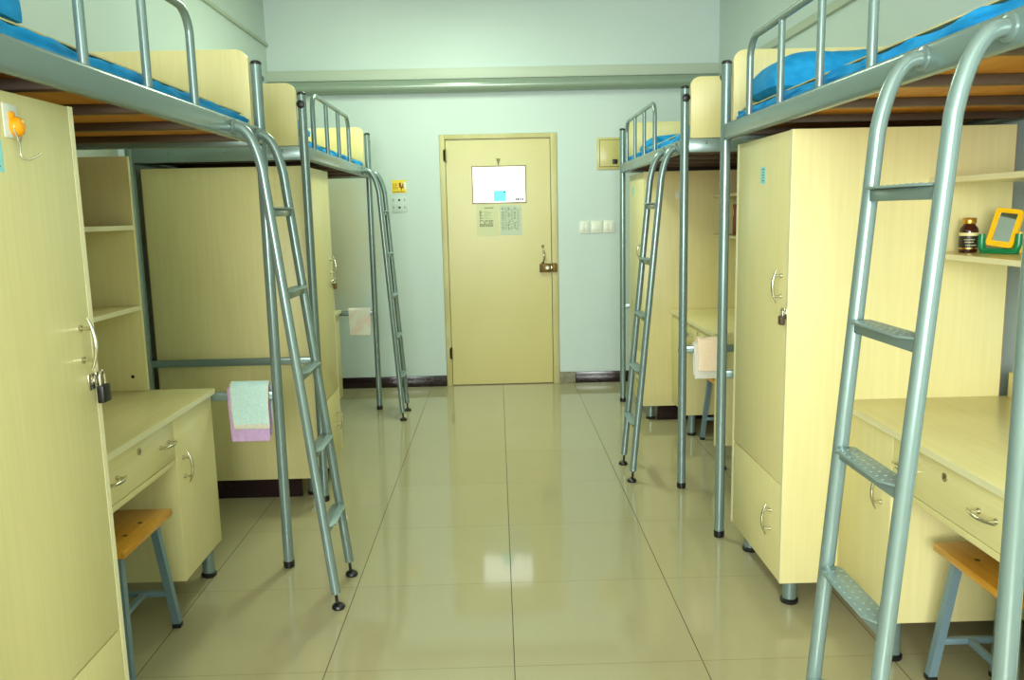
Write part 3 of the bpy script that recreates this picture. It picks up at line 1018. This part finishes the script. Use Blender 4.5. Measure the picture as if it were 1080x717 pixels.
def hutch(s, y0, y1, shelves, back, label, far_panel=True):
    xa, xb, z0, z1, t = 1.408, 1.735, .7685, 1.670, .018
    root = thing('shelf_unit', (s * (xa + xb) / 2, (y0 + y1) / 2, z0), label, 'shelf unit', 'birch shelf units standing on the desks')
    b = MB(); b.box(s * (xa if far_panel or back else xb - .085), s * xb, y0, y0 + t, z0, z1, LAM, .001); obj('side_panel', b, root)
    if far_panel:
        b = MB(); b.box(s * xa, s * xb, y1 - t, y1, z0, z1, LAM, .001)
        b.lathe((s * (xa + .055), y1 - t, .825), [(.006, -.002), (.007, 0)], BLACK, 12, 'y')
        obj('side_panel', b, root)
    ye = y1 - t if far_panel else y1
    for z in shelves:
        b = MB(); b.box(s * xa, s * (xb - .028), y0 + t, ye, z - t, z, LAMH, .001)
        sh = obj('shelf', b, root)
        b = MB(); b.box(s * (xa - .0012), s * xa, y0 + t, ye, z - t + .001, z - .001, EDGE); obj('edge_band', b, sh)
    b = MB()
    if back:
        b.box(s * (xb - .010), s * xb, y0 + t, ye, z0, z1, LAM)
    else:
        b.box(s * (xb - .028), s * (xb - .012), y0 + t, ye - (0 if far_panel else t), z0, z0 + .085, LAMH, .001)
    obj('back_panel', b, root)


hutch(-1, 2.150, 3.205, (1.412, 1.105), True, 'birch shelf unit with two empty shelves on the front left desk')
hutch(1, 1.690, 2.7285, (1.508, 1.266), False, 'birch shelf unit holding the brown bottle and yellow mirror', False)
hutch(1, 4.345, 5.4505, (1.518, 1.262), True, 'birch shelf unit at back right holding the red book', False)


# ------------------------------------------------------------------ stools
def stool(s, yc, label, xa=1.18, w=.235):
    xb = xa + w
    zt = .440
    root = thing('stool', (s * (xa + xb) / 2, yc, 0), label, 'stool', 'orange-topped stools under the desks')
    b = MB()
    L = .375
    b.box(s * xa, s * xb, yc - L / 2, yc + L / 2, zt - .024, zt, SEATW, .004)
    st = obj('seat', b, root)
    for ky in (-.055, .055):
        for kx in (.055, w - .055):
            b = MB(); b.lathe((s * (xa + kx), yc + ky * 1.0, zt), [(.008, -.002), (.008, .0006), (.004, .0012)], SLATM, 14); obj('screw', b, st, 'dark screw head')
    for kx, bx in ((xa + .045, xa + .018), (xb - .045, xb - .018)):
        for e in (-1, 1):
            b = MB()
            b.tube([(s * kx, yc + e * .130, zt - .024), (s * (kx * .95 + bx * .05), yc + e * .134, zt - .05), (s * bx, yc + e * .190, .012)], .0125, STOOLSTEEL, sq=True)
            l = obj('leg', b, root)
            b = MB(); b.box(s * bx - .0145, s * bx + .0145, yc + e * .190 - .0145, yc + e * .190 + .0145, 0, .016, BLACK, .002); obj('foot_cap', b, l)
    z = .135
    k = (zt - .05 - z) / (zt - .05 - .012)
    ye = .134 + (.190 - .134) * k
    xe0, xe1 = xa + .045 - .027 * k, xb - .045 + .027 * k
    for e in (-1, 1):
        b = MB(); b.box(s * (xe0 + .012), s * (xe1 - .012), yc + e * ye - .009, yc + e * ye + .009, z - .009, z + .009, STOOLSTEEL, .002)
        obj('stretcher', b, root)
    xm = s * (xa + xb) / 2
    b = MB(); b.box(xm - .009, xm + .009, yc - ye + .009, yc + ye - .009, z - .009, z + .009, STOOLSTEEL, .002); obj('stretcher', b, root)


stool(-1, 2.562, 'orange wooden-topped stool under the front left desk', 1.172)
stool(1, 2.090, 'orange wooden-topped stool under the front right desk', 1.240)
stool(1, 4.780, 'orange wooden-topped stool at back right below the peach towel', 1.215)


# ------------------------------------------------------------------ towels over the end crossbars
def towel(name, xa, xb, yb, zt, front, backd, m, label, cat='towel', layers=2, seed=0, skew=0.0, ro=.013, border=None, th=.005):
    """folded cloth hung over a bar at (yb, zt): near flap drops 'front', far flap drops 'backd'"""
    b = MB()
    prof = []
    n1 = 14
    for i in range(n1 + 1):
        prof.append((-ro, zt - front + front * i / n1, 1 - i / n1))
    for i in range(1, 8):
        a = PI - PI * i / 8
        prof.append((ro * math.cos(a), zt + ro * math.sin(a), 0))
    for i in range(n1 + 1):
        prof.append((ro, zt - backd * i / n1, i / n1))
    nx = 18
    rnd = Vector((seed * 2.3, seed, 0))

    def grid(extra):
        G = {}
        for i in range(nx + 1):
            u = i / nx
            x = xa + (xb - xa) * u
            for j, (dy, z, k) in enumerate(prof):
                sgn = -1 if dy < 0 else 1
                rr = (abs(dy) + extra) * (1 if dy != 0 else 0)
                w = noise.noise(Vector((x * 16, z * 9, 0)) + rnd) * .006 * k
                zz = z
                if zt - z < 0:
                    zz = zt + (z - zt) * (ro + extra) / ro
                yy = yb + (dy / ro) * (ro + extra) + sgn * abs(w)
                if k > 0:
                    zz -= skew * u * k
                ee = (abs(2 * u - 1)) ** 12 * .006 * k
                xx = x + noise.noise(Vector((z * 14, i * .02, seed))) * .004 - math.copysign(ee, 2 * u - 1)
                G[i, j] = b.bm.verts.new((xx, yy, zz))
        return G
    O = grid(th)
    I = grid(0)
    nj = len(prof) - 1
    for i in range(nx):
        for j in range(nj):
            mm = m
            if border and (j < 2 or i < 1 or i == nx - 1):
                mm = border
            b.face([O[i, j], O[i + 1, j], O[i + 1, j + 1], O[i, j + 1]], mm)
            b.face([I[i, j], I[i, j + 1], I[i + 1, j + 1], I[i + 1, j]], m)
    for j in range(nj):
        for i in (0, nx):
            b.face([O[i, j], O[i, j + 1], I[i, j + 1], I[i, j]], border or m)
    for i in range(nx):
        for j in (0, nj):
            b.face([O[i, j], O[i + 1, j], I[i + 1, j], I[i, j]], border or m)
    o = obj(name, b)
    tag(o, label, cat)
    sub = o.modifiers.new('soft', 'SUBSURF')
    sub.levels = sub.render_levels = 1
    return o


# front left: mint over lilac on the far crossbar (bar z .709-.745, half depth .010)
towel('towel', -1.112, -.946, 3.233, .7475, .205, .19, LILAC, 'lilac towel hanging beneath the mint one on the front left bed', seed=1, skew=-.0, ro=.0125, th=.006)
towel('towel', -1.098, -.942, 3.233, .7560, .160, .15, MINTT, 'folded mint terry towel on the bar of the front left bed', seed=2, ro=.0210, border=WHITET, th=.011)
towel('towel', -1.125, -.962, 6.018, .7475, .185, .17, PINKT, 'white and pink checked towel on the bar of the back left bed', seed=3, ro=.0125, th=.006)
towel('towel', .955, 1.100, 4.078, .7475, .172, .16, WHITET, 'white towel edge under the peach one on the back right bed', seed=4, ro=.0125, th=.005)
towel('towel', .972, 1.112, 4.078, .7570, .140, .13, PEACH, 'peach terry towel over the bar of the back right bed', seed=5, ro=.0260, th=.007)


# ------------------------------------------------------------------ things on the shelves
def bottle(x, y, z):
    root = thing('supplement_bottle', (x, y, z), 'dark amber bottle with gold cap on the front right shelf', 'bottle')
    b = MB(); b.lathe((x, y, z), [(.024, 0), (.0275, .003), (.0280, .010), (.0280, .068), (.0265, .078), (.020, .086), (.0175, .090), (.0175, .094)], AMBER, 32)
    obj('bottle_body', b, root)
    b = MB(); b.lathe((x, y, z + .0925), [(.0200, 0), (.0205, .002), (.0205, .017), (.0190, .019)], GOLD, 32)
    obj('cap', b, root, 'gold screw cap')
    b = MB()
    b.lathe((x, y, z + .014), [(.0284, 0), (.0284, .048)], LABELD, 32)
    b.lathe((x, y, z + .054), [(.0286, 0), (.0286, .010)], LABELC, 32)
    b.lathe((x, y, z + .012), [(.0286, 0), (.0286, .004)], GOLD, 32)
    for k, (a0, a1, zz) in enumerate(((-2.5, -1.5, .042), (-2.4, -1.6, .034), (-2.3, -1.3, .024))):
        for q in range(7):
            a = a0 + (a1 - a0) * q / 6
            p = (x + .0286 * math.cos(a), y + .0286 * math.sin(a), z + zz)
            b.box(p[0] - .0012, p[0] + .0012, p[1] - .0008, p[1] + .0008, p[2] - .0015, p[2] + .0015, LABELC)
    obj('label', b, root, 'dark label with cream band')


bottle(1.508, 2.655, 1.2662)


def mirror(x, y, z):
    root = thing('vanity_mirror', (x, y, z), 'small yellow-framed mirror on a green stand beside the amber bottle', 'mirror')
    R = Matrix.Rotation(math.radians(-58), 4, 'Z')
    T = Matrix.Rotation(math.radians(-15), 4, 'X') @ Matrix.Rotation(math.radians(7), 4, 'Y')

    def place(b, tilt=True, c=(0, 0, 0.020)):
        for v in b.bm.verts:
            p = v.co.copy()
            if tilt:
                p = T @ p
            p = p + Vector(c)
            v.co = (R @ p) + Vector((x, y, z))
        return b
    w, h, f = .084, .122, .014
    b = MB()

    def rr(hw, h0, h1, r):
        pts = []
        for cx, cz, a0 in ((hw - r, h0 + r, -PI / 2), (hw - r, h1 - r, 0), (-hw + r, h1 - r, PI / 2), (-hw + r, h0 + r, PI)):
            pts += [(cx + r * math.cos(a0 + PI / 2 * i / 5), cz + r * math.sin(a0 + PI / 2 * i / 5)) for i in range(6)]
        return pts
    o, i_ = rr(w / 2, 0, h, .012), rr(w / 2 - f, f + .004, h - f, .004)
    n = len(o)
    vs = [[b.bm.verts.new((p[0], yy, p[1])) for p in pl] for yy in (-.006, .006) for pl in (o, i_)]
    for k in range(n):
        k2 = (k + 1) % n
        b.face([vs[0][k], vs[0][k2], vs[1][k2], vs[1][k]], YELP)
        b.face([vs[2][k], vs[2][k2], vs[3][k2], vs[3][k]], YELP)
        b.face([vs[0][k], vs[0][k2], vs[2][k2], vs[2][k]], YELP)
        b.face([vs[1][k], vs[1][k2], vs[3][k2], vs[3][k]], YELP)
    obj('mirror_frame', place(b), root, 'yellow plastic frame')
    b = MB(); b.prism(rr(w / 2 - f + .001, f + .003, h - f + .001, .004), 'y', -.002, .003, MIRR)
    obj('mirror_glass', place(b), root)
    # U-shaped green cradle
    b = MB()
    pts = [(-.056, .004, .060), (-.056, .004, .030), (-.052, .002, .014), (-.046, 0, .0085), (.046, 0, .0085), (.052, .002, .014), (.056, .004, .030), (.056, .004, .062)]
    b.tube(pts, [.010, .011, .011, .0085, .0085, .011, .011, .010], GREENP, 14)
    b.tube([(-.058, .0, .050), (-.046, .004, .050)], .004, GREENP, 10)
    b.tube([(.046, .004, .050), (.058, 0, .050)], .004, GREENP, 10)
    b.box(-.056, .056, -.012, .032, 0, .008, GREENP, .003)
    obj('stand', place(b, False, (0, 0, 0)), root, 'green plastic stand')
    b = MB(); b.tube([(.054, .020, .006), (.056, .022, .05), (.050, .020, .066)], .006, YELP, 10)
    b.box(.030, .060, .014, .028, 0, .008, YELP, .002)
    obj('back_support', place(b, False, (0, 0, 0)), root, 'yellow back support')


mirror(1.552, 2.562, 1.2662)


def book(x, y0, y1, z, d, h, m, label):
    """spine faces the room (towards -x)"""
    root = thing('book', (x + d / 2, (y0 + y1) / 2, z), label, 'book')
    t = .003
    b = MB()
    b.box(x, x + t, y0, y1, z, z + h, m, .001)
    b.box(x + t, x + d, y0, y0 + t, z, z + h, m)
    b.box(x + t, x + d, y1 - t, y1, z, z + h, m)
    b.box(x - .0004, x, y0 + .006, y1 - .006, z + h * .62, z + h * .86, LABELC if m is GREENB else m)
    obj('cover', b, root)
    b = MB(); b.box(x + t, x + d - .004, y0 + t, y1 - t, z + .003, z + h - .004, PAGES); obj('pages', b, root)


book(1.470, 5.155, 5.195, 1.2622, .15, .185, REDB, 'red book standing on the back right shelf')
book(1.475, 5.199, 5.232, 1.2622, .14, .190, GREENB, 'dark green book beside the red one on the back right shelf')
